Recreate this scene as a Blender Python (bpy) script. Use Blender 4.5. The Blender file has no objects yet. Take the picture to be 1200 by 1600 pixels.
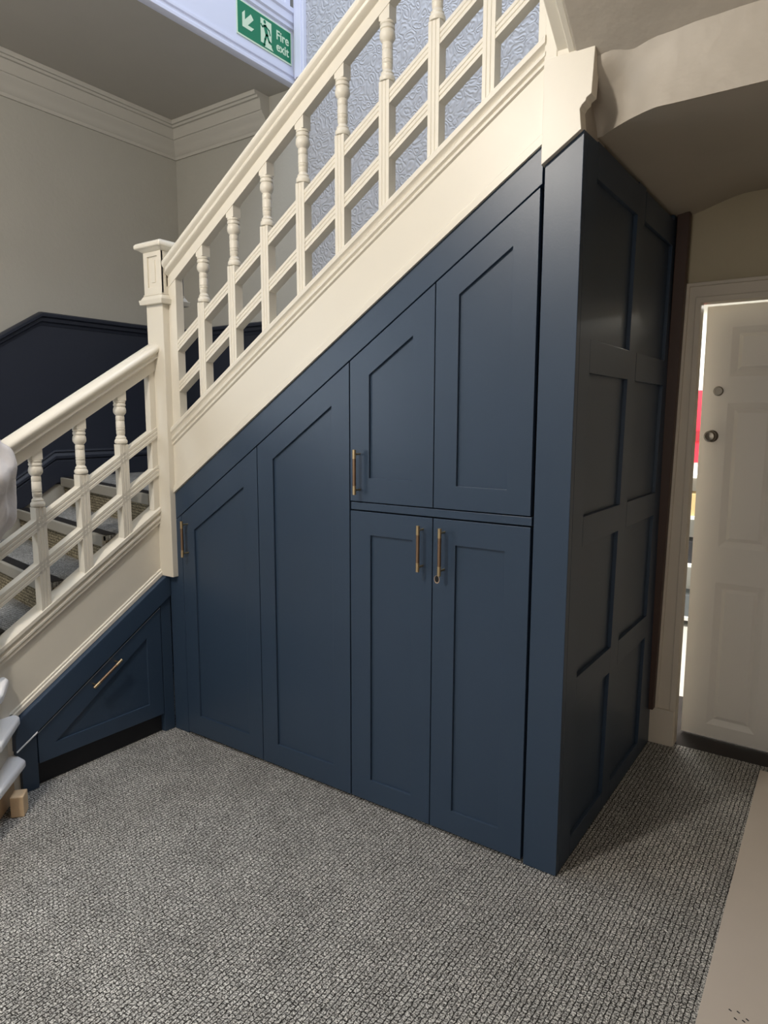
import bpy, bmesh, math, random
from mathutils import Vector, Matrix
random.seed(4)
C = bpy.context.scene.collection
R = math.radians

# ------------------------------------------------------------------ camera
F_PX, YAW, PITCH, ROLL = 1075.9, -0.60764, 0.13388, 0.0024
fw = Vector((math.sin(YAW)*math.cos(PITCH), math.cos(YAW)*math.cos(PITCH), -math.sin(PITCH)))
rt = Vector((math.cos(YAW), -math.sin(YAW), 0)); up = rt.cross(fw)
r2 = rt*math.cos(ROLL) + up*math.sin(ROLL); u2 = -rt*math.sin(ROLL) + up*math.cos(ROLL)
cam = bpy.data.cameras.new('camera'); camo = bpy.data.objects.new('camera', cam); C.objects.link(camo)
M = Matrix((r2, u2, -fw)).transposed().to_4x4(); M.translation = Vector((0.73002, -2.05023, 1.5))
camo.matrix_world = M
cam.sensor_fit = 'VERTICAL'; cam.sensor_height = 36.0; cam.lens = F_PX/1600*36.0
cam.clip_start = 0.02; cam.clip_end = 60
bpy.context.scene.camera = camo

# ------------------------------------------------------------------ world, lights, exposure
S = bpy.context.scene
S.view_settings.view_transform = 'Standard'; S.view_settings.look = 'None'
S.view_settings.gamma = 1.0; S.view_settings.use_curve_mapping = False
S.view_settings.exposure = 0.20
W = bpy.data.worlds.new('world'); S.world = W; W.use_nodes = True
W.node_tree.nodes['Background'].inputs[0].default_value = (0.66, 0.80, 1.0, 1)
W.node_tree.nodes['Background'].inputs[1].default_value = 0.55
def area(name, loc, rot, sx, sy, power, col):
    l = bpy.data.lights.new(name, 'AREA'); l.shape = 'RECTANGLE'; l.size = sx; l.size_y = sy
    l.energy = power; l.color = col
    o = bpy.data.objects.new(name, l); C.objects.link(o); o.location = loc; o.rotation_euler = rot
    return o
def point(name, loc, radius, power, col):
    l = bpy.data.lights.new(name, 'POINT'); l.shadow_soft_size = radius; l.energy = power; l.color = col
    o = bpy.data.objects.new(name, l); C.objects.link(o); o.location = loc
    return o
point('hall_pendant_lamp', (-1.0, -2.2, 3.12), 0.09, 112, (1.0, 0.92, 0.82))
area('stairwell_skylight', (-0.9, 0.1, 5.5), (0, 0, 0), 1.7, 1.4, 62, (0.80, 0.88, 1.0))
area('corridor_fill_light', (0.35, -4.45, 1.75), (R(90), 0, 0), 1.3, 1.9, 18, (1.0, 0.95, 0.88))  # added fill, not a window: brightens corridor and door from behind the camera
area('side_window_light', (-3.22, -2.7, 1.9), (0, R(-90), 0), 1.5, 1.6, 26, (0.80, 0.89, 1.0))
area('next_room_light', (-0.1, 2.7, 2.3), (0, 0, 0), 1.4, 1.0, 75, (1.0, 0.97, 0.90))

# ------------------------------------------------------------------ materials
def lin(c):
    return tuple((v/255/12.92 if v/255 <= .04045 else ((v/255+.055)/1.055)**2.4) for v in c)
def mat(name, rgb, rough=.5, metal=0, bump=0, bscale=60, bdist=.002, var=0, vscale=8, spec=.5):
    m = bpy.data.materials.new(name); m.use_nodes = True; nt = m.node_tree; n = nt.nodes; b = n['Principled BSDF']
    c = lin(rgb); b.inputs['Base Color'].default_value = (*c, 1); b.inputs['Roughness'].default_value = rough
    b.inputs['Metallic'].default_value = metal; b.inputs['Specular IOR Level'].default_value = spec
    tc = n.new('ShaderNodeTexCoord')
    if var:
        no = n.new('ShaderNodeTexNoise'); no.inputs['Scale'].default_value = vscale; no.inputs['Detail'].default_value = 5
        nt.links.new(tc.outputs['Object'], no.inputs['Vector'])
        mx = n.new('ShaderNodeMix'); mx.data_type = 'RGBA'
        mx.inputs[6].default_value = (*[v*(1-var) for v in c], 1); mx.inputs[7].default_value = (*[min(1, v*(1+var)) for v in c], 1)
        nt.links.new(no.outputs['Fac'], mx.inputs[0]); nt.links.new(mx.outputs[2], b.inputs['Base Color'])
    if bump:
        no = n.new('ShaderNodeTexNoise'); no.inputs['Scale'].default_value = bscale; no.inputs['Detail'].default_value = 4
        nt.links.new(tc.outputs['Object'], no.inputs['Vector'])
        bp = n.new('ShaderNodeBump'); bp.inputs['Strength'].default_value = bump; bp.inputs['Distance'].default_value = bdist
        nt.links.new(no.outputs['Fac'], bp.inputs['Height']); nt.links.new(bp.outputs[0], b.inputs['Normal'])
    return m
navy = mat('navy_satin_paint', (50, 67, 88), .37, bump=.25, bscale=160, bdist=.0006, var=.05, vscale=5)
navy_dark = mat('navy_wall_paint', (40, 45, 58), .45, bump=.3, bscale=90, bdist=.001, var=.05)
gapmat = mat('dark_cupboard_inside', (16, 18, 22), .8)
plinth_m = mat('dark_plinth', (26, 28, 34), .7)
cream = mat('cream_gloss_paint', (226, 220, 206), .38, bump=.12, bscale=35, bdist=.0012, var=.025, vscale=3)
white = mat('white_gloss_paint', (246, 246, 248), .35, bump=.1, bscale=30, bdist=.001)
greywall = mat('grey_wall_paint', (176, 174, 166), .75, bump=.45, bscale=45, bdist=.003, var=.04, vscale=4)
ceil_m = mat('ceiling_paint', (176, 172, 164), .8, bump=.2, bscale=20, bdist=.002, var=.03)
plaster = mat('lumpy_cream_plaster', (178, 170, 158), .5, bump=.45, bscale=8, bdist=.016, var=.04, vscale=4)
soffit_m = mat('dull_soffit_plaster', (190, 182, 168), .7, bump=.35, bscale=16, bdist=.004, var=.05, vscale=5)
endwall = mat('beige_wall_paint', (190, 180, 154), .7, bump=.4, bscale=40, bdist=.002, var=.05)
brass = mat('brushed_brass', (206, 184, 146), .38, metal=1)
bronze = mat('knurled_bronze', (150, 124, 102), .45, metal=1, bump=.6, bscale=900, bdist=.0008)
chrome = mat('worn_chrome', (120, 114, 104), .28, metal=1)
blackm = mat('black_rubber', (20, 20, 22), .6)
brownwood = mat('dark_brown_timber', (74, 54, 46), .5, bump=.3, bscale=40, var=.15)
rawwood = mat('raw_pine', (224, 196, 160), .65, var=.12, vscale=30, bump=.3, bscale=80)
darkfloor = mat('dark_threshold', (30, 22, 20), .85, var=.15)
green = mat('sign_green', (18, 120, 84), .4)
pale = mat('photoluminescent_white', (206, 226, 200), .45)
cloth = mat('pale_creased_cloth', (214, 210, 210), .6, bump=.6, bscale=9, bdist=.02)
boardm = mat('cream_board', (200, 190, 178), .5, var=.02)
roomwhite = mat('room_white', (235, 235, 230), .7)
red = mat('red_banner', (214, 30, 52), .5)
redd = mat('red_banner_dark', (130, 14, 30), .5)
strip_m = mat('black_nosing_strip', (30, 28, 28), .55)
nosing_m = mat('grey_nosing_trim', (160, 156, 146), .5)
landingwhite = mat('daylight_tinted_white_gloss', (214, 218, 236), .4)  # white paint with the cool daylight's lilac tint put into its colour

def paper(name, rgb):
    m = bpy.data.materials.new(name); m.use_nodes = True; nt = m.node_tree; n = nt.nodes; b = n['Principled BSDF']
    b.inputs['Base Color'].default_value = (*lin(rgb), 1); b.inputs['Roughness'].default_value = .55
    tc = n.new('ShaderNodeTexCoord')
    no = n.new('ShaderNodeTexNoise'); no.inputs['Scale'].default_value = 9; no.inputs['Detail'].default_value = 2
    nt.links.new(tc.outputs['Object'], no.inputs['Vector'])
    mixv = n.new('ShaderNodeMix'); mixv.data_type = 'VECTOR'; mixv.inputs[0].default_value = .10
    nt.links.new(tc.outputs['Object'], mixv.inputs[4]); nt.links.new(no.outputs['Color'], mixv.inputs[5])
    vo = n.new('ShaderNodeTexVoronoi'); vo.inputs['Scale'].default_value = 24; vo.feature = 'F1'
    nt.links.new(mixv.outputs[1], vo.inputs['Vector'])
    mu = n.new('ShaderNodeMath'); mu.operation = 'MULTIPLY'; mu.inputs[1].default_value = 17
    nt.links.new(vo.outputs['Distance'], mu.inputs[0])
    si = n.new('ShaderNodeMath'); si.operation = 'SINE'; nt.links.new(mu.outputs[0], si.inputs[0])
    bp = n.new('ShaderNodeBump'); bp.inputs['Strength'].default_value = .8; bp.inputs['Distance'].default_value = .0020
    nt.links.new(si.outputs[0], bp.inputs['Height']); nt.links.new(bp.outputs[0], b.inputs['Normal'])
    return m
wallpaper = paper('embossed_blue_grey_paper', (182, 184, 190))

def carpet(name, light, mid, dark, groove_axis='Y', tint=1):
    m = bpy.data.materials.new(name); m.use_nodes = True; nt = m.node_tree; n = nt.nodes; b = n['Principled BSDF']
    b.inputs['Roughness'].default_value = .95; b.inputs['Specular IOR Level'].default_value = .1
    L = nt.links.new
    tc = n.new('ShaderNodeTexCoord')
    no = n.new('ShaderNodeTexNoise'); no.inputs['Scale'].default_value = 75; no.inputs['Detail'].default_value = 3
    L(tc.outputs['Object'], no.inputs['Vector'])
    sb = n.new('ShaderNodeVectorMath'); sb.operation = 'SUBTRACT'; sb.inputs[1].default_value = (.5, .5, .5); L(no.outputs['Color'], sb.inputs[0])
    sc = n.new('ShaderNodeVectorMath'); sc.operation = 'SCALE'; sc.inputs['Scale'].default_value = .011; L(sb.outputs[0], sc.inputs[0])
    ad = n.new('ShaderNodeVectorMath'); ad.operation = 'ADD'; L(tc.outputs['Object'], ad.inputs[0]); L(sc.outputs[0], ad.inputs[1])
    mp = n.new('ShaderNodeMapping'); mp.vector_type = 'POINT'
    if groove_axis == 'Y': mp.inputs['Rotation'].default_value = (0, 0, R(90))
    elif groove_axis == 'XZ': mp.inputs['Rotation'].default_value = (R(90), 0, 0)
    L(ad.outputs[0], mp.inputs[0])
    def bricks(w, h, mo, off):
        br = n.new('ShaderNodeTexBrick'); br.inputs['Scale'].default_value = 1.0
        br.inputs['Brick Width'].default_value = w; br.inputs['Row Height'].default_value = h
        br.inputs['Mortar Size'].default_value = mo; br.inputs['Mortar Smooth'].default_value = .7
        br.offset = off; br.inputs['Color1'].default_value = (0, 0, 0, 1); br.inputs['Color2'].default_value = (1, 1, 1, 1)
        br.inputs['Mortar'].default_value = (0, 0, 0, 1)
        L(mp.outputs[0], br.inputs['Vector']); return br
    br = bricks(.0165, .0150, .0015, .37)
    ln = bricks(9.0, .0150, .0019, 0)
    nm = n.new('ShaderNodeTexNoise'); nm.inputs['Scale'].default_value = 38; nm.inputs['Detail'].default_value = 2
    L(tc.outputs['Object'], nm.inputs['Vector'])
    mr = n.new('ShaderNodeMapRange'); mr.inputs[1].default_value = .40; mr.inputs[2].default_value = .60; mr.inputs[3].default_value = .45; mr.inputs[4].default_value = 1.0
    L(nm.outputs['Fac'], mr.inputs[0])
    cr = n.new('ShaderNodeMath'); cr.operation = 'MULTIPLY'; L(br.outputs['Fac'], cr.inputs[0]); L(mr.outputs[0], cr.inputs[1])
    gm = n.new('ShaderNodeMath'); gm.operation = 'MAXIMUM'; L(cr.outputs[0], gm.inputs[0]); L(ln.outputs['Fac'], gm.inputs[1])
    n2 = n.new('ShaderNodeTexNoise'); n2.inputs['Scale'].default_value = 190; n2.inputs['Detail'].default_value = 4; n2.inputs['Roughness'].default_value = .7
    L(tc.outputs['Object'], n2.inputs['Vector'])
    rp = n.new('ShaderNodeValToRGB'); e = rp.color_ramp.elements
    e[0].position = .42; e[0].color = (*lin(dark), 1); e[1].position = .57; e[1].color = (*lin(light), 1)
    k = e.new(.49); k.color = (*lin(mid), 1)
    L(n2.outputs['Fac'], rp.inputs[0])
    n3 = n.new('ShaderNodeTexNoise'); n3.inputs['Scale'].default_value = 6; n3.inputs['Detail'].default_value = 4
    L(tc.outputs['Object'], n3.inputs['Vector'])
    m3 = n.new('ShaderNodeMapRange'); m3.inputs[1].default_value = .3; m3.inputs[2].default_value = .7; m3.inputs[3].default_value = .86; m3.inputs[4].default_value = 1.12
    L(n3.outputs['Fac'], m3.inputs[0])
    pb = n.new('ShaderNodeMapRange'); pb.inputs[3].default_value = .84; pb.inputs[4].default_value = 1.12; L(br.outputs['Color'], pb.inputs[0])
    mu0 = n.new('ShaderNodeMath'); mu0.operation = 'MULTIPLY'; L(m3.outputs[0], mu0.inputs[0]); L(pb.outputs[0], mu0.inputs[1])
    v1 = n.new('ShaderNodeVectorMath'); v1.operation = 'SCALE'; L(rp.outputs[0], v1.inputs[0]); L(mu0.outputs[0], v1.inputs['Scale'])
    mx = n.new('ShaderNodeMix'); mx.data_type = 'RGBA'; L(gm.outputs[0], mx.inputs[0]); L(v1.outputs[0], mx.inputs[6])
    mx.inputs[7].default_value = (*[v*.40 for v in lin(dark)], 1)
    L(mx.outputs[2], b.inputs['Base Color'])
    inv = n.new('ShaderNodeMath'); inv.operation = 'SUBTRACT'; inv.inputs[0].default_value = 1; L(gm.outputs[0], inv.inputs[1])
    a2 = n.new('ShaderNodeMath'); a2.operation = 'MULTIPLY_ADD'; a2.inputs[1].default_value = .5; L(n2.outputs['Fac'], a2.inputs[0]); L(inv.outputs[0], a2.inputs[2])
    bp = n.new('ShaderNodeBump'); bp.inputs['Strength'].default_value = .7; bp.inputs['Distance'].default_value = .003
    L(a2.outputs[0], bp.inputs['Height']); L(bp.outputs[0], b.inputs['Normal'])
    return m
carpet_m = carpet('grey_grid_carpet', (214, 213, 208), (154, 153, 149), (66, 64, 61))
carpet_r = carpet('beige_riser_carpet', (184, 174, 148), (144, 134, 112), (98, 90, 76), 'XZ')
carpet_t = carpet('grey_tread_carpet', (176, 176, 174), (150, 150, 148), (122, 122, 120), 'X')

# ------------------------------------------------------------------ mesh helpers
class MB:
    def __init__(s): s.v = []; s.f = []; s.mi = []; s.cur = 0
    def add(s, vs, fs):
        k = len(s.v); s.v += [tuple(p) for p in vs]; s.f += [[i+k for i in f] for f in fs]; s.mi += [s.cur]*len(fs); return s
    def box(s, x0, x1, y0, y1, z0, z1):
        return s.add([(x0,y0,z0),(x1,y0,z0),(x1,y1,z0),(x0,y1,z0),(x0,y0,z1),(x1,y0,z1),(x1,y1,z1),(x0,y1,z1)],
                     [(0,3,2,1),(4,5,6,7),(0,1,5,4),(1,2,6,5),(2,3,7,6),(3,0,4,7)])
    def prism(s, poly, fn, d0, d1):   # poly of (u,v); fn(u,v,d)->xyz
        n = len(poly)
        return s.add([fn(u, v, d0) for u, v in poly]+[fn(u, v, d1) for u, v in poly],
                     [list(range(n))[::-1], [n+i for i in range(n)]]+[(i, (i+1) % n, n+(i+1) % n, n+i) for i in range(n)])
    def ring(s, out, inn, fn, d0, d1):
        n = len(out); vs = []
        for d in (d0, d1):
            vs += [fn(u, v, d) for u, v in out]+[fn(u, v, d) for u, v in inn]
        fs = []
        for i in range(n):
            j = (i+1) % n
            fs += [(i, j, n+j, n+i), (2*n+i, 3*n+i, 3*n+j, 2*n+j), (i, 2*n+i, 2*n+j, j), (n+i, n+j, 3*n+j, 3*n+i)]
        return s.add(vs, fs)
    def sweep(s, prof, ends):   # prof closed list of (o,z); ends = list of functions (o,z)->xyz
        n = len(prof); vs = []
        for e in ends: vs += [e(o, z) for o, z in prof]
        fs = []
        for k in range(len(ends)-1):
            fs += [(k*n+i, k*n+(i+1) % n, (k+1)*n+(i+1) % n, (k+1)*n+i) for i in range(n)]
        fs += [list(range(n))[::-1], [(len(ends)-1)*n+i for i in range(n)]]
        return s.add(vs, fs)
    def lathe(s, prof, c, n=20, axis='z'):
        vs = []
        for r, z in prof:
            for i in range(n):
                a = 2*math.pi*i/n; p = (r*math.cos(a), r*math.sin(a), z)
                if axis == 'x': p = (p[2], p[0], p[1])
                if axis == 'y': p = (p[0], p[2], p[1])
                vs.append((c[0]+p[0], c[1]+p[1], c[2]+p[2]))
        fs = [(k*n+i, k*n+(i+1) % n, (k+1)*n+(i+1) % n, (k+1)*n+i) for k in range(len(prof)-1) for i in range(n)]
        fs += [list(range(n))[::-1], [(len(prof)-1)*n+i for i in range(n)]]
        return s.add(vs, fs)
    def tube(s, a, b, r, n=14):
        a = Vector(a); b = Vector(b); d = (b-a).normalized()
        t = d.orthogonal().normalized(); w = d.cross(t)
        vs = [p+(t*math.cos(2*math.pi*i/n)+w*math.sin(2*math.pi*i/n))*r for p in (a, b) for i in range(n)]
        return s.add(vs, [(i, (i+1) % n, n+(i+1) % n, n+i) for i in range(n)]+[list(range(n))[::-1], [n+i for i in range(n)]])
    def build(s, name, mats, parent=None, bevel=0, smooth=False, seg=2):
        me = bpy.data.meshes.new(name); me.from_pydata(s.v, [], s.f)
        bm = bmesh.new(); bm.from_mesh(me); bmesh.ops.recalc_face_normals(bm, faces=bm.faces); bm.to_mesh(me); bm.free()
        if not isinstance(mats, (list, tuple)): mats = [mats]
        for m in mats: me.materials.append(m)
        for p, i in zip(me.polygons, s.mi): p.material_index = i
        o = bpy.data.objects.new(name, me); C.objects.link(o)
        if parent is not None:
            o.parent = parent
            o.matrix_parent_inverse = parent.matrix_basis.inverted()
        if bevel:
            bv = o.modifiers.new('bevel', 'BEVEL'); bv.width = bevel; bv.segments = seg; bv.limit_method = 'ANGLE'; bv.angle_limit = R(35)
        if smooth:
            for p in me.polygons: p.use_smooth = True
            if smooth != 'all':
                es = me.attributes.new('sharp_edge', 'BOOLEAN', 'EDGE')
                bm = bmesh.new(); bm.from_mesh(me); bm.edges.ensure_lookup_table()
                vals = [(e.calc_face_angle(0) > R(38)) for e in bm.edges]; bm.free()
                es.data.foreach_set('value', vals)
        return o
def thing(name, label, cat, loc, group=None):
    o = bpy.data.objects.new(name, None); C.objects.link(o); o.location = loc; o.empty_display_size = .1
    o['label'] = label; o['category'] = cat
    if group: o['group'] = group
    return o
def tag(o, label, cat, group=None):
    o['label'] = label; o['category'] = cat
    if group: o['group'] = group
    return o
def struct(o): o['kind'] = 'structure'; return o
FY = lambda u, v, d: (u, d, v)      # polygon in x,z ; depth y
FX = lambda u, v, d: (d, u, v)      # polygon in y,z ; depth x
FZ = lambda u, v, d: (u, v, d)      # polygon in x,y ; depth z

# ------------------------------------------------------------------ floor, walls, ceilings
XW, YB, ZC, XR = -3.28, 1.22, 3.435, 1.15
struct(MB().box(XW, XR, -4.6, 1.225, -.04, 0).build('floor', carpet_m))
struct(MB().box(-.2, XR, 1.225, 1.85, -.05, -.004).build('trim_1', darkfloor))
struct(MB().box(XW-.1, XW, -4.6, YB+.12, -.04, 5.7).build('wall_left', greywall))
struct(MB().box(XW, -2.13, YB, YB+.12, -.04, 5.7).build('wall_back', greywall))
struct(MB().box(-2.13, -.012, YB, YB+.12, -.04, 5.7).build('wall_stairwell', wallpaper))
b = MB().box(-.012, .05, YB, YB+.12, 0, 2.75).box(.87, XR, YB, YB+.12, 0, 2.75).box(.05, .87, YB, YB+.12, 2.05, 2.75)
struct(b.build('wall_corridor', endwall))
struct(MB().box(-.012, XR, YB, YB+.12, 2.75, 5.7).build('wall_upper', wallpaper))
struct(MB().box(XW, XR, -4.7, -4.6, -.04, 5.7).build('wall_front', greywall))
struct(MB().box(XR, XR+.1, -4.6, 1.45, -.04, 5.7).build('wall_right', mat('tan_wall_paint', (128, 114, 100), .7)))
struct(MB().box(XW, -2.221, -4.6, YB, ZC, ZC+.22).build('ceiling', ceil_m))
struct(MB().box(-2.20, XR, -4.6, -1.45, ZC, ZC+.22).build('ceiling_hall', ceil_m))

# cornice on left and back wall, mitred in the corner
cp = [(0, -.195), (.012, -.195), (.016, -.178), (.024, -.172), (.030, -.15), (.044, -.125), (.062, -.108), (.066, -.096), (.074, -.094),
      (.076, -.080), (.078, -.045), (.084, -.034), (.100, -.034), (.105, -.022), (.118, -.022), (.124, -.012), (.124, 0), (0, 0)]
o = MB().sweep(cp, [lambda a, z: (XW+a, -4.6, ZC+z), lambda a, z: (XW+a, YB-a, ZC+z), lambda a, z: (-2.40, YB-a, ZC+z)]).build('trim_2', mat('cornice_paint', (188, 185, 177), .6), smooth=True); struct(o)

# landing fascia with moulded edges, at x = -2.2, and its corner post
XF = -2.20
fp = [(-.02, .0), (.012, .0), (.020, .006), (.020, .022), (.010, .03), (.010, .045), (.016, .05), (.016, .062), (.004, .07), (.004, .30),
      (.014, .306), (.014, .325), (.022, .335), (.022, .375), (.030, .385), (.030, .41), (-.02, .41)]
struct(MB().sweep(fp, [lambda a, z: (XF+a, -1.5, ZC+z), lambda a, z: (XF+a, YB, ZC+z)]).build('trim_3', landingwhite, smooth=True))
b = MB().box(-2.17, -2.095, YB-.028, YB, ZC+.03, 5.0).box(-2.155, -2.11, YB-.036, YB-.028, ZC+.03, 5.0)
struct(b.build('trim_4', landingwhite, bevel=.003))
bal = thing('landing_balustrade', 'white landing balustrade above the fire exit sign, cut by top edge', 'balustrade', (XF, .4, ZC+.41))
MB().box(XF-.03, XF+.02, -1.4, 1.18, ZC+.95, ZC+1.0).build('handrail', landingwhite, bal, bevel=.004)
MB().box(XF-.03, XF+.02, 1.135, YB-.04, ZC+.41, ZC+1.0).build('post', landingwhite, bal, bevel=.004)
for k in range(9):
    y = .93-k*.22
    MB().box(XF-.02, XF+.015, y, y+.035, ZC+.41, ZC+.95).build('baluster', landingwhite, bal)

# navy dado on left and back wall, with rail and skirting
def zdl(y): return 2.085 if y > .188 else 2.085+(y-.188)*.62
def zsl(y): return 1.275 if y > .228 else 1.275+(y-.228)*.62
b = MB().prism([(-1.6, zdl(-1.6)), (.188, zdl(.188)), (YB, 2.085), (YB, 1.14), (.1, 1.1), (-1.6, .02)], FX, XW, XW+.006)
b.prism([(XW, 2.085), (-2.0, 2.085), (-2.0, 1.14), (XW, 1.14)], FY, YB-.006, YB)
struct(b.build('trim_5', navy_dark))
def wallrail(prof, zf, brk, name):
    e = [lambda a, z: (XW+a, -1.6, zf(-1.6)+z), lambda a, z: (XW+a, brk, zf(brk)+z), lambda a, z: (XW+a, YB-a, zf(1.0)+z), lambda a, z: (-2.0, YB-a, zf(1.0)+z)]
    struct(MB().sweep(prof, e).build(name, navy_dark, smooth=True))
wallrail([(0, -.045), (.010, -.045), (.014, -.03), (.026, -.022), (.028, -.004), (.044, .004), (.046, .02), (.034, .028), (.0, .03)], zdl, .188, 'trim_6')
wallrail([(0, -.16), (.020, -.16), (.020, -.03), (.014, -.024), (.026, -.014), (.026, 0), (.012, .012), (.010, .02), (.016, .026), (.012, .036), (0, .04)], zsl, .228, 'trim_7')

# ------------------------------------------------------------------ plaster downstand, corridor soffit, sloping soffit
def sm(t): t = max(0, min(1, t)); return t*t*(3-2*t)
def zwall(x): return 2.355+.066*sm((x+.02)/.30)
def yB(x): return .15*max(0.0, 1-max(0, x)/.205)**1.25-.006*sm(x/.2)
def zBl(x): return 2.350-.016*sm(x/.25)
def zA(x): return 2.570
NX, NZ = 46, 14
vs, fs = [], []
for i in range(NX+1):
    x = -.03+(XR+.03)*(i/NX)**1.5
    for j in range(NZ+1):
        t = j/NZ; yb = yB(x)
        fold = .010*math.sin(x*60)*math.sin(t*9)*math.exp(-x*9)
        y = yb*(1-sm(t/.75)) + .03*math.sin(math.pi*t)*math.exp(-abs(x-.12)*7) + fold - .01*t
        vs.append((x, max(y, -.012), zBl(x)+(zA(x)-zBl(x))*t))
fs = [(i*(NZ+1)+j, (i+1)*(NZ+1)+j, (i+1)*(NZ+1)+j+1, i*(NZ+1)+j+1) for i in range(NX) for j in range(NZ)]
struct(MB().add(vs, fs).build('wall_downstand', plaster, smooth='all'))
vs = []
NY = 16
for i in range(NX+1):
    x = -.03+(XR+.03)*(i/NX)**1.3
    for j in range(NY+1):
        t = j/NY; y = yB(x)+(YB-yB(x))*t
        vs.append((x, y, zBl(x)+(zwall(x)-zBl(x))*(t**1.2)+.012*math.sin(math.pi*t)*sm(x/.3)))
fs = [(i*(NY+1)+j, (i+1)*(NY+1)+j, (i+1)*(NY+1)+j+1, i*(NY+1)+j+1) for i in range(NX) for j in range(NY)]
struct(MB().add(vs, fs).build('ceiling_corridor', soffit_m, smooth='all'))
# upper flight rising over the viewer: sloping soffit with moulded outer string
SS = .735
b = MB()
b.prism([(.03, 2.520-.03*SS), (-1.45, 2.520+1.45*SS), (-1.45, 2.83+1.45*SS), (.03, 2.83)], FX, -.030, XR)
struct(b.build('ceiling_slope', plaster, bevel=.006))
us = thing('upper_string', 'cream moulded string board of the next flight, top right above the newel', 'stair string', (-.06, 0, 2.55))
MB().prism([(.0, 2.548), (-1.45, 2.548+1.45*SS), (-1.45, 3.0+1.45*SS), (0.0, 3.0)], FX, -.088, -.030).build('string_board', cream, us, bevel=.004)
MB().prism([(.0, 2.530), (-1.45, 2.530+1.45*SS), (-1.45, 2.550+1.45*SS), (0, 2.550)], FX, -.052, -.030).build('bead', cream, us, bevel=.004)
struct(MB().box(-.11, -.012, .032, .22, 2.33, 2.56).build('trim_11', plaster))
struct(MB().box(-.03, XR, -.004, YB, 2.60, 2.78).build('ceiling_landing', plaster))

# ------------------------------------------------------------------ stairs
RISE = .1635
low = thing('lower_staircase', 'lower flight of grey carpeted steps with cream string board, rising left of the cupboard', 'staircase', (-2.6, -.7, 0))
front = {7: (.25, -.03), 6: (-.03, -.28), 5: (-.33, -.54), 4: (-.62, -.79), 3: (-.95, -1.04), 2: (-1.29, -1.29), 1: (-1.54, -1.54)}
for k in range(4, 8):
    yl, yr = front[k]; z = RISE*k; xl, xr = XW+.03, -2.024
    if k < 7: nl, nr = front[k+1][0]+.02, front[k+1][1]+.02
    else: nl, nr = YB-.02, YB-.02
    tr = MB().prism([(xl, yl), (xr, yr), (xr, nr), (xl, nl)], FZ, z-.022, z).build('tread', carpet_t, low)
    MB().prism([(xl, yl+.012), (xr, yr+.012), (xr, yr+.062), (xl, yl+.062)], FZ, z, z+.004).build('nosing_strip', strip_m, tr)
    MB().prism([(xl, yl-.008), (xr, yr-.008), (xr, yr+.013), (xl, yl+.013)], FZ, z-.050, z+.002).build('nosing_edge', nosing_m, tr, bevel=.004)
    MB().prism([(xl, yl+.014), (xr, yr+.014), (xr, yr+.026), (xl, yl+.026)], FZ, z-RISE, z-.022).build('riser', carpet_r, low)
# curtail steps flaring round the foot of the string, painted white
def slab(poly, z0, z1, name, m, bevel): return MB().prism(poly, FZ, z0, z1).build(name, m, low, bevel=bevel, seg=4)
s3 = [(-2.02, -.765), (-1.935, -.775), (-1.80, -.862), (-1.735, -.93), (-1.72, -1.06), (XW+.02, -1.06), (XW+.02, -.60)]
s2 = [(-2.02, -.742), (-1.925, -.745), (-1.745, -.905), (-1.69, -1.02), (-1.69, -1.31), (XW+.02, -1.31), (XW+.02, -.92)]
s1 = [(-2.0, -.755), (-1.885, -.755), (-1.725, -.930), (-1.62, -1.08), (-1.60, -1.56), (XW+.02, -1.56), (XW+.02, -1.2)]
for poly, k in ((s1, 1), (s2, 2), (s3, 3)):
    z = RISE*k+.008
    slab(poly, z-.036, z, 'tread', white, .012)
    ins = [(x-.045 if x > -2.1 else x, y-.03 if y > -1.0 else y+.03) for x, y in poly]
    slab(ins, z-.165 if k > 1 else .002, z-.034, 'riser', cream if k > 1 else rawwood, .002)
# lower string
S2 = .617
def zlt(y): return 1.113+S2*y
sp = [(-.065, 0), (.004, 0), (.014, -.006), (.014, -.022), (.006, -.030), (.002, -.038), (.009, -.046), (.009, -.056), (.001, -.064), (.004, -.070), (.004, -.078),
      (-.008, -.082), (-.008, -.296), (-.002, -.300), (-.002, -.308), (.004, -.312), (.004, -.330), (-.03, -.330), (-.03, -.09), (-.065, -.05)]
XL = -1.955
MB().sweep(sp, [lambda a, z: (XL+a, -.80, zlt(-.80)+z), lambda a, z: (XL+a, .0, zlt(0)+z)]).build('string_board', cream, low, smooth=True)
MB().prism([(-.735, .335), (-.735, .0), (-.86, 0), (-.86, .5), (-.80, .55), (-.77, .34)], FX, -2.0, -1.957).build('string_foot', cream, low)
upf = thing('upper_staircase', 'upper flight with broad cream string board rising right above the navy cupboard', 'staircase', (-1.0, .6, 1.15))
SU = .655
def zct(x): return 1.466+SU*(x+1.863)
sp2 = [(.055, 0), (-.010, 0), (-.014, -.006), (-.014, -.022), (-.006, -.030), (-.003, -.038), (-.010, -.046), (-.010, -.056), (-.002, -.064), (-.007, -.070), (-.007, -.078),
       (0, -.084), (0, -.262), (-.004, -.266), (-.004, -.272), (-.010, -.276), (-.010, -.298), (.03, -.298), (.03, -.1), (.055, -.05)]
MB().sweep(sp2, [lambda a, z: (-1.875, a, zct(-1.875)+z), lambda a, z: (-.122, a, zct(-.122)+z)]).build('string_board', cream, upf, smooth=True)
for k in range(8):
    x = -1.87+k*.252; z = 1.144+.166*(k+1)
    MB().box(x, x+.285 if k < 7 else .02, .055, YB-.03, z-.025, z).build('tread', carpet_t, upf)
    MB().box(x+.01, x+.022, .055, YB-.03, z-.166, z-.025).build('riser', carpet_r, upf)

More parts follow.
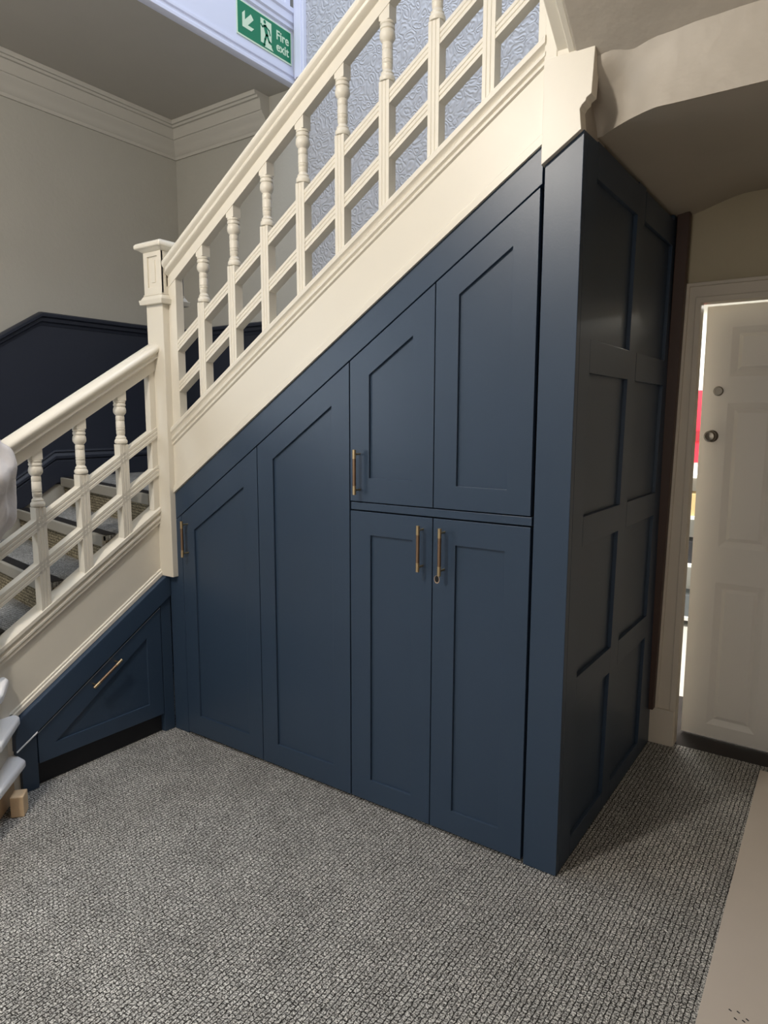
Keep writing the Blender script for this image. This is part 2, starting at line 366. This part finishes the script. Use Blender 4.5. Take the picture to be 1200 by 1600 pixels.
# ------------------------------------------------------------------ balustrades
turn = [(.0150, 0), (.0255, .001), (.0255, .008), (.0225, .011), (.0255, .015), (.0255, .023), (.0220, .026), (.0255, .032), (.0272, .042), (.0265, .052),
        (.0215, .060), (.0165, .066), (.0185, .070), (.0185, .086), (.0170, .088), (.0185, .090), (.0188, .118), (.0172, .120), (.0188, .122), (.0185, .130), (.0168, .132),
        (.0185, .134), (.0180, .146), (.0160, .150), (.0180, .156), (.0225, .161), (.0215, .166), (.0265, .173), (.0275, .180), (.0255, .187), (.0150, .190)]
def baluster_mesh(dx, dy, ztop, zturn, zbot, grooves):
    """post from zbot to zturn-.19, turned between, square block to ztop (all relative to origin z)."""
    b = MB(); h = .021
    b.box(-h, h, -h, h, zturn, ztop)
    b.lathe([(r, zturn-z) for r, z in turn], (0, 0, 0), 20)
    # reeded square lower post: grooves on the face towards the hall
    w = h
    prof = [(-w, w), (-w, -w)]
    for c in (-.007, .007): prof += [(c-.0020, -w), (c, -w+.0022), (c+.0020, -w)]
    prof += [(w, -w), (w, w)]
    if not grooves: prof = [(-w, w), (-w, -w), (w, -w), (w, w)]
    prof = [(u*dx-v*dy, u*dy+v*dx) for u, v in prof]
    b.prism(prof, FZ, zbot, zturn-.19)
    return b
hand = [(-.034, 0), (.004, 0), (.004, .046), (.010, .050), (.020, .053), (.026, .060), (.022, .068), (.024, .076), (.034, .084), (.038, .095),
        (.036, .106), (.026, .116), (.004, .122), (-.030, .122), (-.052, .114), (-.062, .102), (-.060, .088), (-.044, .072), (-.048, .058), (-.034, .050)]
def railprof(h): return [(-.040, 0), (0, 0), (0, .012), (-.0025, .015), (0, .018), (0, h-.018), (-.0025, h-.015), (0, h-.012), (0, h), (-.040, h)]
ub = thing('upper_balustrade', 'cream stair balustrade with lattice of square posts above the upper string board', 'balustrade', (-1.86, .02, 1.47))
SR = .668
def zfl(x): return 2.590+SR*(x+1.10)
def yv(y0, x, z): return lambda a, zz: (x, y0-a, z+zz)
MB().sweep(hand, [yv(.004, -1.865, zfl(-1.865)), yv(.004, .05, zfl(.05))]).build('handrail', cream, ub, smooth=True)
for zz, S_ in ((2.280, .667), (2.104, .672)):
    MB().sweep(railprof(.046), [yv(.004, -1.865, zz+S_*(-.765)), yv(.004, -.10, zz+S_*1.0)]).build('lattice_rail', cream, ub)
bm0 = None
xs = [-1.659, -1.467, -1.276, -1.086, -.896, -.702, -.507, -.311]
for i, x in enumerate(xs):
    # square block top is just inside the rail
    zo = zfl(x)
    if bm0 is None:
        o = baluster_mesh(1, 0, .025, -.031, -.66, True).build('baluster', cream, ub, smooth=True); bm0 = o.data
    else:
        o = bpy.data.objects.new('baluster', bm0); C.objects.link(o); o.parent = ub; o.matrix_parent_inverse = ub.matrix_basis.inverted()
    o.location = (x, .023, zo)
MB().box(-1.873, -1.820, .002, .044, zct(-1.85)-.01, zfl(-1.85)+.03).build('wall_post', cream, ub, bevel=.002)
MB().box(-.150, -.122, .002, .044, zct(-.13)-.03, zfl(-.13)+.03).build('wall_post', cream, ub, bevel=.002)

lb = thing('lower_balustrade', 'cream stair balustrade with two sloping rails on the lower flight, far left', 'balustrade', (-1.96, -.4, .9))
def xv(x0, y, z): return lambda a, zz: (x0+a, y, z+zz)
def zfl2(y): return 1.735+.612*y
MB().sweep(hand, [xv(-1.945, -.83, zfl2(-.83)), xv(-1.945, -.028, zfl2(-.028))]).build('handrail', cream, lb, smooth=True)
for z0 in (1.434, 1.259):
    MB().sweep(railprof(.047), [xv(-1.945, -.83, z0-.83*S2), xv(-1.945, -.028, z0-.028*S2)]).build('lattice_rail', cream, lb)
bm1 = None
for y in (-.598, -.404, -.207):
    if bm1 is None:
        o = baluster_mesh(0, 1, .025, -.030, -.640, True).build('baluster', cream, lb, smooth=True); bm1 = o.data
    else:
        o = bpy.data.objects.new('baluster', bm1); C.objects.link(o); o.parent = lb; o.matrix_parent_inverse = lb.matrix_basis.inverted()
    o.location = (-1.966, y, zfl2(y))
MB().box(-1.987, -1.950, -.060, -.029, zlt(-.04)-.01, zfl2(-.04)+.03).build('wall_post', cream, lb, bevel=.002)

# ------------------------------------------------------------------ newels
def newel(name, label, x0, x1, y0, y1, zbot, zcol, ztop, cut=None):
    t = thing(name, label, 'newel post', ((x0+x1)/2, (y0+y1)/2, zbot))
    MB().box(x0, x1, y0, y1, zbot, zcol).build('shaft', cream, t, bevel=.003)
    b = MB(); cx, cy, hw = (x0+x1)/2, (y0+y1)/2, (x1-x0)/2
    def fr(h0, z0, h1, z1):
        b.add([(cx-h0, cy-h0, z0), (cx+h0, cy-h0, z0), (cx+h0, cy+h0, z0), (cx-h0, cy+h0, z0), (cx-h1, cy-h1, z1), (cx+h1, cy-h1, z1), (cx+h1, cy+h1, z1), (cx-h1, cy+h1, z1)],
              [(0,3,2,1),(4,5,6,7),(0,1,5,4),(1,2,6,5),(2,3,7,6),(3,0,4,7)])
    fr(hw+.020, zcol, hw+.024, zcol+.022); fr(hw+.018, zcol+.022, hw+.008, zcol+.040); fr(hw+.008, zcol+.040, hw+.008, zcol+.046)
    b.build('collar', cream, t, bevel=.004, seg=3)
    b = MB(); zh0, zh1 = zcol+.046, ztop-.042; h = hw+.004
    b.box(cx-h+.008, cx+h-.008, cy-h+.008, cy+h-.008, zh0, zh1)
    for fn, c0, s in ((lambda u, v, d: (cx+u, cy-h+d, v), 0, 1), (lambda u, v, d: (cx+h-d, cy+u, v), 0, 2), (lambda u, v, d: (cx+u, cy+h-d, v), 0, 1), (lambda u, v, d: (cx-h+d, cy+u, v), 0, 2)):
        hh = h if s == 1 else h-.0008
        b.ring([(-hh, zh0), (hh, zh0), (hh, zh1), (-hh, zh1)], [(-h*.56, zh0+.03), (h*.56, zh0+.03), (h*.56, zh1-.02), (-h*.56, zh1-.02)], fn, 0, .012)
        b.prism([(-h*.22, zh0+.05), (h*.22, zh0+.05), (h*.22, zh1-.035), (-h*.22, zh1-.035)], fn, .004, .012)
    b.build('head', cream, t, bevel=.0015)
    b = MB(); fr(h+.004, ztop-.042, hw+.030, ztop-.026); fr(hw+.034, ztop-.030, hw+.034, ztop-.008); fr(hw+.032, ztop-.008, hw+.004, ztop+.004)
    b.build('cap', cream, t, bevel=.008, seg=4)
    return t
newel('newel_post', 'tall cream newel post with moulded cap where the two flights meet', -1.987, -1.873, -.030, .084, .765, 2.005, 2.275)
nb = newel('newel_post', 'short cream newel post at foot of lower flight, mostly outside left edge', -2.02, -1.905, -.945, -.832, .5, 1.30, 1.50)
dn = thing('drop_newel', 'cream drop newel with stepped edge above the cupboard corner, upper right', 'newel post', (-.05, .02, 2.3))
MB().prism([(-.122, 2.246), (-.004, 2.321), (-.010, 2.376), (-.004, 2.386), (.006, 2.394), (.008, 2.402), (.022, 2.410), (.028, 2.535), (-.122, 2.535)], FY, -.016, .030).build('shaft', cream, dn, bevel=.0015)
MB().box(-.126, -.086, -.008, .06, 2.535, 3.6).build('upper_shaft', cream, dn, bevel=.003)
MB().box(-.088, .026, -.006, .06, 2.530, 2.60).build('packing', cream, dn, bevel=.003)

# ------------------------------------------------------------------ under-stair cupboard
cup = thing('under_stair_cupboard', 'large navy fitted cupboard with six sloping panelled doors under the stairs', 'cupboard', (-.95, .5, 0))
SD = .663
def zd(x): return 1.059+SD*(x+1.837)
def zsb(x): return zct(x)-.297
DP = .022
def frame_part(poly, name='frame_rail', d0=0, d1=.03): return MB().prism(poly, FY, d0, d1).build(name, navy, cup, bevel=.0015)
g = .003
frame_part([(-1.928, zsb(-1.928)-.004), (-1.928, zd(-1.928)), (-1.84, zd(-1.84)+g), (-.122, zd(-.122)+g), (-.122, zsb(-.122)+.004)], 'sloping_rail')
frame_part([(-1.935, 0), (-1.838, 0), (-1.838, zd(-1.838)), (-1.935, zd(-1.935))], 'filler_strip')
frame_part([(-.116, 0), (0, 0), (0, 2.325), (-.116, 2.249)], 'corner_stile')
frame_part([(-.848, 1.163), (-.123, 1.163), (-.123, 1.191), (-.848, 1.191)], 'middle_rail')
MB().prism([(-1.93, .004), (-.03, .004), (-.03, 2.25), (-1.93, 1.02)], FY, .032, .045).build('carcass', gapmat, cup)
XLh = 0
def bar_handle(a, b, off, parent, nm='handle'):
    """square-ended bar from a to b (points on the bar axis); off = vector back to the door face"""
    a, b, off = Vector(a), Vector(b), Vector(off); m = MB(); d = b-a
    m.cur = 0; m.tube(a, a+d*.2, .0070, 12); m.tube(b-d*.2, b, .0070, 12)
    m.cur = 1; m.tube(a+d*.2, b-d*.2, .0066, 14)
    m.cur = 0
    for t in (.1, .9): m.tube(a+d*t, a+d*t+off, .0038, 10)
    o = m.build(nm, [brass, bronze], parent, smooth=True); o['label'] = 'brushed brass bar handle with knurled grip'; return o
def door(outer, inner, handle, label, hole=False):
    b = MB(); b.ring(outer, inner, FY, -.001, DP)
    d = b.build('door', navy, cup, bevel=.0012); d['label'] = label
    e = .004
    cxm = sum(p[0] for p in inner)/len(inner); czm = sum(p[1] for p in inner)/len(inner)
    pp = [(x+(e if x > cxm else -e), z+(e if z > czm else -e)) for x, z in inner]
    MB().prism(pp, FY, .0085, .016).build('door_panel', navy, d)
    if handle:
        (hx, z0, z1) = handle
        bar_handle((hx, -.035, z0), (hx, -.035, z1), (0, .035, 0), d)
    if hole:
        k = [(-.468+.0085*math.cos(t*math.pi/8), .944+.012*math.sin(t*math.pi/8)) for t in range(16)]
        MB().prism(k, FY, -.0018, .004).build('bored_hole', gapmat, d)
        k2 = [(-.468+.011*math.cos(t*math.pi/8), .9425+.0145*math.sin(t*math.pi/8)) for t in range(16)]
        MB().ring(k2, k, FY, -.0016, .003).build('hole_rim', mat('bare_mdf', (170, 150, 130), .8), d)
    return d
def sl(x, dz): return (x, zd(x)+dz)
door([(-1.834, .010), (-1.3405, .010), sl(-1.3405, -g), sl(-1.834, -g)],
     [(-1.750, .105), (-1.424, .105), (-1.424, 1.214), (-1.750, .998)], (-1.793, .872, 1.038), 'shortest cupboard door with handle, at far left')
door([(-1.3365, .010), (-.8545, .010), sl(-.8545, -g), sl(-1.3365, -g)],
     [(-1.250, .106), (-.940, .106), (-.940, 1.549), (-1.250, 1.338)], None, 'tall door without handle, second from left')
door([(-.8495, 1.195), (-.489, 1.195), sl(-.489, -g), sl(-.8495, -g)],
     [(-.763, 1.284), (-.576, 1.284), (-.576, 1.785), (-.763, 1.659)], (-.8055, 1.223, 1.389), 'upper door with sloping top and bar handle')
door([(-.4855, 1.195), (-.1275, 1.195), sl(-.1275, -g), sl(-.4855, -g)],
     [(-.398, 1.275), (-.212, 1.275), (-.212, 2.031), (-.398, 1.905)], None, 'tallest upper door without handle beside the corner stile')
door([(-.8495, .010), (-.489, .010), (-.489, 1.158), (-.8495, 1.158)],
     [(-.757, .099), (-.572, .099), (-.572, 1.071), (-.757, 1.071)], (-.5275, .968, 1.132), 'lower door with handle on its right')
door([(-.4855, .010), (-.1255, .010), (-.1255, 1.158), (-.4855, 1.158)],
     [(-.397, .095), (-.213, .095), (-.213, 1.071), (-.397, 1.071)], (-.440, .965, 1.130), 'lower door with handle and bored hole on its left', True)

# side of the cupboard: raised stiles and rails over a backing board
side = MB().prism([(.0302, 0), (1.2, 0), (1.2, 2.352), (.0302, 2.324)], FX, -.032, -.014).build('side_panel', navy, cup)
def zs(y): return 2.324+.025*y
def er(z): return .475+.050*z
def el(z): return .575+.048*z
def eb(z): return .985+.062*z
def sp_(poly, nm): return MB().prism(poly, FX, -.016, 0).build(nm, navy, side, bevel=.0012)
sp_([(.0305, 0), (.13, 0), (.13, zs(.13)), (.0305, zs(.03))], 'stile')
sp_([(er(0), 0), (el(0), 0), (el(2.25), zs(.67)), (er(2.25), zs(.6))], 'stile')
sp_([(eb(0), 0), (1.19, 0), (1.195, zs(1.19)), (eb(2.3), zs(1.13))], 'stile')
for z0, z1 in ((0, .07), (.548, .646), (1.09, 1.188), (1.646, 1.75), (2.226, None)):
    for a, bf in ((lambda z: .13, er), (el, eb)):
        zz1 = zs(.3) if z1 is None else z1
        sp_([(a(z0), z0), (bf(z0), z0), (bf(zz1), zz1+(0.0 if z1 else .0)), (a(zz1), zz1)], 'rail')

# ------------------------------------------------------------------ triangular drawer unit under the lower flight
dr = thing('corner_drawer_unit', 'navy triangular drawer unit under the lower flight beside the cupboard', 'drawer unit', (-1.96, -.4, 0))
XB = -1.938
def dp(poly, nm, x0=XB-.03, x1=XB, m=navy, bv=.0015, par=None): return MB().prism(poly, FX, x0, x1).build(nm, m, par or dr, bevel=bv)
dp([(-.001, .780), (-.733, .328), (-.752, .300), (-.767, .25), (-.769, .186), (-.679, .241), (-.061, .630), (-.001, .667)], 'sloping_rail', x1=XB+.010, bv=.004)
dp([(-.765, .184), (-.679, .236), (-.681, .001), (-.747, .001), (-.747, .150), (-.765, .158)], 'filler_strip')
dp([(-.766, .1865), (-.680, .2385), (-.680, .2455), (-.768, .1925)], 'bare_or_lit_edge', x1=XB+.0125, m=white)
dp([(-.058, .001), (-.001, .001), (-.001, .665), (-.058, .630)], 'filler_strip')
dp([(-.68, .001), (-.058, .001), (-.058, .10), (-.68, .10)], 'plinth', x0=-1.985, x1=-1.966, m=plinth_m)
dp([(-.75, .004), (-.01, .004), (-.01, .70), (-.70, .25)], 'carcass', x0=-2.0, x1=-1.987, m=gapmat, bv=0)
f = MB().ring([(-.676, .103), (-.063, .094), (-.063, .619), (-.676, .233)], [(-.602, .168), (-.142, .166), (-.142, .490), (-.600, .170)], FX, XB-.022, XB+.002).build('drawer_front', navy, dr, bevel=.0012)
MB().prism([(-.610, .163), (-.138, .161), (-.138, .497), (-.606, .174)], FX, XB-.016, XB-.007).build('drawer_panel', navy, f)
MB().prism([(-.674, .2318), (-.064, .6155), (-.064, .6185), (-.676, .2342)], FX, XB+.0015, XB+.0030).build('bare_or_lit_edge', mat('lit_edge_tint', (150, 158, 170), .5), f)  # pale strip: light caught on the drawer's top edge, put in as colour
bar_handle((XB+.033, -.437, .353), (XB+.033, -.297, .4385), (-.033, 0, 0), f)

# ------------------------------------------------------------------ fire exit sign on the fascia
sx = XF+.0045
sg = thing('fire_exit_sign', 'green and white fire exit sign with arrow and running figure', 'sign', (sx, .98, ZC+.1))
SW, SH, SY, SZ = .428, .178, .768, 3.543
def fs_(u, v, d): return (sx+d, SY+u, SZ+v)
MB().prism([(0, 0), (SW, 0), (SW, SH), (0, SH)], fs_, 0, .003).build('plate', pale, sg)
MB().prism([(.007, .009), (SW-.007, .009), (SW-.007, SH-.007), (.007, SH-.007)], fs_, .003, .0036).build('green_field', green, sg)
ar = [(0, 0), (.45, .45), (.72, .45), (.40, .14), (1, .14), (1, -.14), (.40, -.14), (.72, -.45), (.45, -.45)]
c, s_ = math.cos(R(45)), math.sin(R(45))
MB().prism([(.040+.105*(x*c-y*s_), .050+.105*(x*s_+y*c)) for x, y in ar], fs_, .0036, .0042).build('arrow', pale, sg)
dx0 = .178
MB().prism([(dx0, .030), (dx0+.085, .030), (dx0+.085, .155), (dx0, .155)], fs_, .0036, .0040).build('doorway', pale, sg)
MB().prism([(dx0+.03, .016), (dx0+.100, .016), (dx0+.085, .030), (dx0+.04, .030)], fs_, .0036, .0040).build('doorway_floor', pale, sg)
b = MB()
def stroke(pts, w):
    for (x0, y0), (x1, y1) in zip(pts, pts[1:]):
        dx, dy = x1-x0, y1-y0; L_ = math.hypot(dx, dy) or 1; nx, ny = -dy/L_*w/2, dx/L_*w/2; ex, ey = dx/L_*w*.3, dy/L_*w*.3
        b.prism([(dx0+x0-ex+nx, y0-ey+ny), (dx0+x0-ex-nx, y0-ey-ny), (dx0+x1+ex-nx, y1+ey-ny), (dx0+x1+ex+nx, y1+ey+ny)], fs_, .0040, .0046)
b.prism([(dx0+.032+.0095*math.cos(t*math.pi/8), .143+.0095*math.sin(t*math.pi/8)) for t in range(16)], fs_, .0040, .0046)
stroke([(.034, .122), (.048, .082)], .024)
stroke([(.036, .125), (.014, .112), (.004, .122)], .009)
stroke([(.038, .124), (.066, .112), (.074, .090)], .009)
stroke([(.046, .082), (.034, .055), (.026, .024), (.016, .020)], .013)
stroke([(.050, .080), (.066, .052), (.096, .046)], .013)
b.build('running_figure', green, sg)
def text(body, u, v, size, parent):
    cu = bpy.data.curves.new('lettering', 'FONT'); cu.body = body; cu.size = size; cu.extrude = .0004; cu.offset = .0012
    o = bpy.data.objects.new('lettering', cu); C.objects.link(o)
    dg = bpy.context.evaluated_depsgraph_get(); me = bpy.data.meshes.new_from_object(o.evaluated_get(dg))
    bpy.data.objects.remove(o)
    for vtx in me.vertices: vtx.co = Vector(fs_(u+vtx.co.x, v+vtx.co.y, .0040+vtx.co.z))
    me.materials.clear(); me.materials.append(pale)
    t = bpy.data.objects.new('lettering', me); C.objects.link(t); t.parent = parent; t.matrix_parent_inverse = parent.matrix_basis.inverted()
text('Fire', .300, .096, .068, sg); text('exit', .300, .036, .068, sg)

# ------------------------------------------------------------------ door, its frame and the dark post at the end of the corridor
struct(MB().prism([(-.02, .17), (.020, .17), (.052, 2.08), (.056, 2.362), (.006, 2.362)], FY, 1.150, 1.190).build('trim_8', brownwood, bevel=.003))
arch = [(.012, 0), (.110, 0), (.113, 1.993), (.862, 1.993), (.862, 0), (.936, 0), (.936, 2.078), (.048, 2.078)]
b = MB().prism(arch, FY, 1.198, YB+.001)
arch2 = [(.083, 0), (.110, 0), (.113, 1.993), (.862, 1.993), (.862, 0), (.882, 0), (.882, 2.018), (.089, 2.018)]
b.prism(arch2, FY, 1.190, 1.198)
arch3 = [(.012, 0), (.028, 0), (.064, 2.062), (.920, 2.062), (.920, 0), (.936, 0), (.936, 2.078), (.048, 2.078)]
b.prism(arch3, FY, 1.188, 1.198)
b.box(-.008, .106, 1.182, YB, 0, .17)
cream_old = mat('old_cream_gloss', (214, 205, 190), .45, var=.05, bump=.2, bscale=30)
struct(b.build('trim_9', cream_old, bevel=.003))
b = MB().prism([(.075, 0), (.109, 0), (.112, 2.0), (.075, 2.0)], FY, YB, YB+.04).box(.862, .882, YB, YB+.12, 0, 2.0).box(.075, .882, YB, YB+.035, 1.992, 2.015)
struct(b.build('trim_10', cream_old, bevel=.002))
# six panel door, ajar: hinged on the right
hx, hy = .858, 1.352; ang = R(-1.4)
def fd(u, v, d):   # u from latch edge (0) to hinge (.752); d depth towards next room
    uu = u-.752; return (hx+uu*math.cos(ang)-d*math.sin(ang), hy+uu*math.sin(ang)+d*math.cos(ang), v)
z0, z1 = .012, 2.000
dpan = [(.108, .076, .312, .760), (.108, .925, .312, 1.575), (.108, 1.690, .312, 1.905),
        (.430, .076, .634, .760), (.430, .925, .634, 1.575), (.430, 1.690, .634, 1.905)]
b = MB()
us_ = [0, .108, .312, .430, .634, .752]; vs_ = [z0, .076, .760, .925, 1.575, 1.690, 1.905, z1]
for i in range(5):
    for j in range(7):
        if i in (1, 3) and j in (1, 3, 5): continue
        b.prism([(us_[i], vs_[j]), (us_[i+1], vs_[j]), (us_[i+1], vs_[j+1]), (us_[i], vs_[j+1])], fd, 0, .038)
dm = b.build('door_1', mat('white_door_paint', (240, 237, 231), .45, bump=.1, bscale=90, bdist=.0006))
bpy.context.view_layer.update()
struct(dm)
for (u0, v0, u1, v1) in dpan:
    m = MB()
    o4 = [(u0, v0), (u1, v0), (u1, v1), (u0, v1)]; q = .028; i4 = [(u0+q, v0+q), (u1-q, v0+q), (u1-q, v1-q), (u0+q, v1-q)]
    q2 = .044; k4 = [(u0+q2, v0+q2), (u1-q2, v0+q2), (u1-q2, v1-q2), (u0+q2, v1-q2)]
    vv = [fd(u, v, 0) for u, v in o4]+[fd(u, v, .010) for u, v in i4]+[fd(u, v, .003) for u, v in k4]
    m.add(vv, [(i, (i+1) % 4, 4+(i+1) % 4, 4+i) for i in range(4)]+[(4+i, 4+(i+1) % 4, 8+(i+1) % 4, 8+i) for i in range(4)]+[(8, 9, 10, 11)])
    m.build('door_panel', dm.data.materials[0], dm)
def disc(u, v, prof, name, m, mats=None):
    b = MB(); p = fd(u, v, 0); b.lathe(prof, p, 24, 'y'); return b.build(name, m, dm, smooth=True)
disc(.067, 1.628, [(.021, .0), (.021, -.006), (.017, -.010), (.008, -.010), (.008, -.007), (.001, -.007)], 'lock_cylinder', chrome)
disc(.052, 1.428, [(.027, .0), (.027, -.004), (.022, -.008), (.011, -.010), (.010, -.030), (.018, -.036), (.025, -.044), (.025, -.056), (.018, -.064), (.001, -.066)], 'door_knob', chrome)

# the bright room beyond the door
struct(MB().box(-1.6, 1.6, 3.6, 3.7, -.05, 2.6).box(-1.7, -1.6, 1.34, 3.7, -.05, 2.6).box(1.6, 1.7, 1.34, 3.7, -.05, 2.6).build('wall_next_room', roomwhite))
struct(MB().box(-1.6, 1.6, 1.34, 3.6, 2.5, 2.6).build('ceiling_next_room', roomwhite))
struct(MB().box(-1.6, 1.6, 1.85, 3.6, -.05, -.01).build('floor_next_room', mat('pale_floor', (190, 188, 182), .5)))
rb = thing('wall_banner', 'red banner on far wall glimpsed through the door gap', 'banner', (-.3, 3.58, 1.5))
MB().box(-.75, .0, 3.585, 3.6, 1.18, 1.72).build('cloth_panel', red, rb)
MB().box(-.75, .0, 3.575, 3.585, 1.34, 1.42).build('dark_band', redd, rb)
sh = thing('white_shelf_unit', 'white shelf unit below the red banner beyond the door', 'shelf', (-.3, 3.5, 0))
for z in (.05, .45, .80, 1.10): MB().box(-.8, .1, 3.25, 3.58, z-.012, z+.012).build('shelf_board', roomwhite, sh)
for x in (-.8, .1): MB().box(x-.01, x+.01, 3.25, 3.58, 0, 1.11).build('side_board', roomwhite, sh)
for k, (z, cc, nm) in enumerate(((.462, (40, 40, 44), 'dark'), (.812, (196, 168, 120), 'tan'), (.062, (96, 102, 106), 'grey'))):
    o = MB().box(-.50, -.12, 3.28, 3.5, z, z+.16).build('storage_box', mat('box_'+nm, cc, .7), bevel=.004)
    tag(o, nm+' storage box on '+('the middle', 'the upper', 'the lowest')[k]+' shelf beyond the door', 'box')

# ------------------------------------------------------------------ loose things
bd = thing('cream_board', 'cream board lying flat on the carpet along the right edge', 'board', (.8, .2, 0))
MB().prism([(.468, 1.162), (1.12, 1.162), (1.12, -1.3), (.512, -1.3)], FZ, .001, .010).build('sheet', boardm, bd, bevel=.0015)
for (x, y) in ((.560, -.255), (.578, -.250), (.575, -.276), (.593, -.272), (.600, -.262)):
    MB().prism([(x-.004, y-.001), (x+.003, y-.0045), (x+.005, y-.002), (x-.002, y+.002)], FZ, .010, .0104).build('dark_mark', gapmat, bd)
o = MB().box(-.034, .028, -.026, .022, 0, .082).build('timber_block', rawwood, bevel=.004)
o.location = (-1.815, -.825, 0); o.rotation_euler.z = R(-42)
tag(o, 'small raw pine offcut standing under the bottom step nosing', 'wood block')
# pale cloth over the foot newel
bm = bmesh.new(); bmesh.ops.create_icosphere(bm, subdivisions=5, radius=1)
from mathutils import noise
for v in bm.verts:
    p = v.co.copy(); t = (p.z+1)/2
    wx = .60+.40*math.sin(math.pi*min(1, (1-t)*.72+.25))
    p2 = Vector((p.x*.135*wx, p.y*.150*wx, p.z*.265))
    p2 += p*(.026*noise.noise(Vector((p.x*2, p.y*2, p.z*2.6)))+.010*abs(noise.noise(Vector((p.x*4+3, p.y*4, p.z*3)))))
    if p.z > .55: p2.z -= (p.z-.55)*.07
    an = math.atan2(p.y, p.x); fa = .011*math.sin(7*an+3*p.z+2*noise.noise(p*1.5))*(1-abs(p.z))**.5*(1.2-t)
    p2.x += math.cos(an)*fa; p2.y += math.sin(an)*fa
    v.co = p2
me = bpy.data.meshes.new('draped_coat'); bm.to_mesh(me); bm.free()
for p in me.polygons: p.use_smooth = True
me.materials.append(cloth)
o = bpy.data.objects.new('draped_coat', me); C.objects.link(o); o.location = (-1.90, -.875, 1.245)
tag(o, 'pale creased cloth bundle hanging at lower end of handrail, left edge', 'cloth')
# white lint specks on the carpet
b = MB()
for (x, y) in ((.34, .95), (.12, 1.08), (.25, .62), (.31, .45), (.10, .60), (.28, .20), (.36, -.05), (.40, -.2), (.22, .86), (.05, .9), (.33, -.35), (.42, .1)):
    a = random.random()*3; r = .003
    b.prism([(x-r*math.cos(a)*1.6, y-r*math.sin(a)*1.6), (x+r*math.sin(a)*.6, y-r*math.cos(a)*.6), (x+r*math.cos(a)*1.6, y+r*math.sin(a)*1.6), (x-r*math.sin(a)*.6, y+r*math.cos(a)*.6)], FZ, .0005, .002)
o = b.build('lint', roomwhite); o['kind'] = 'stuff'; tag(o, 'tiny white lint specks on the dark carpet near the door', 'lint')
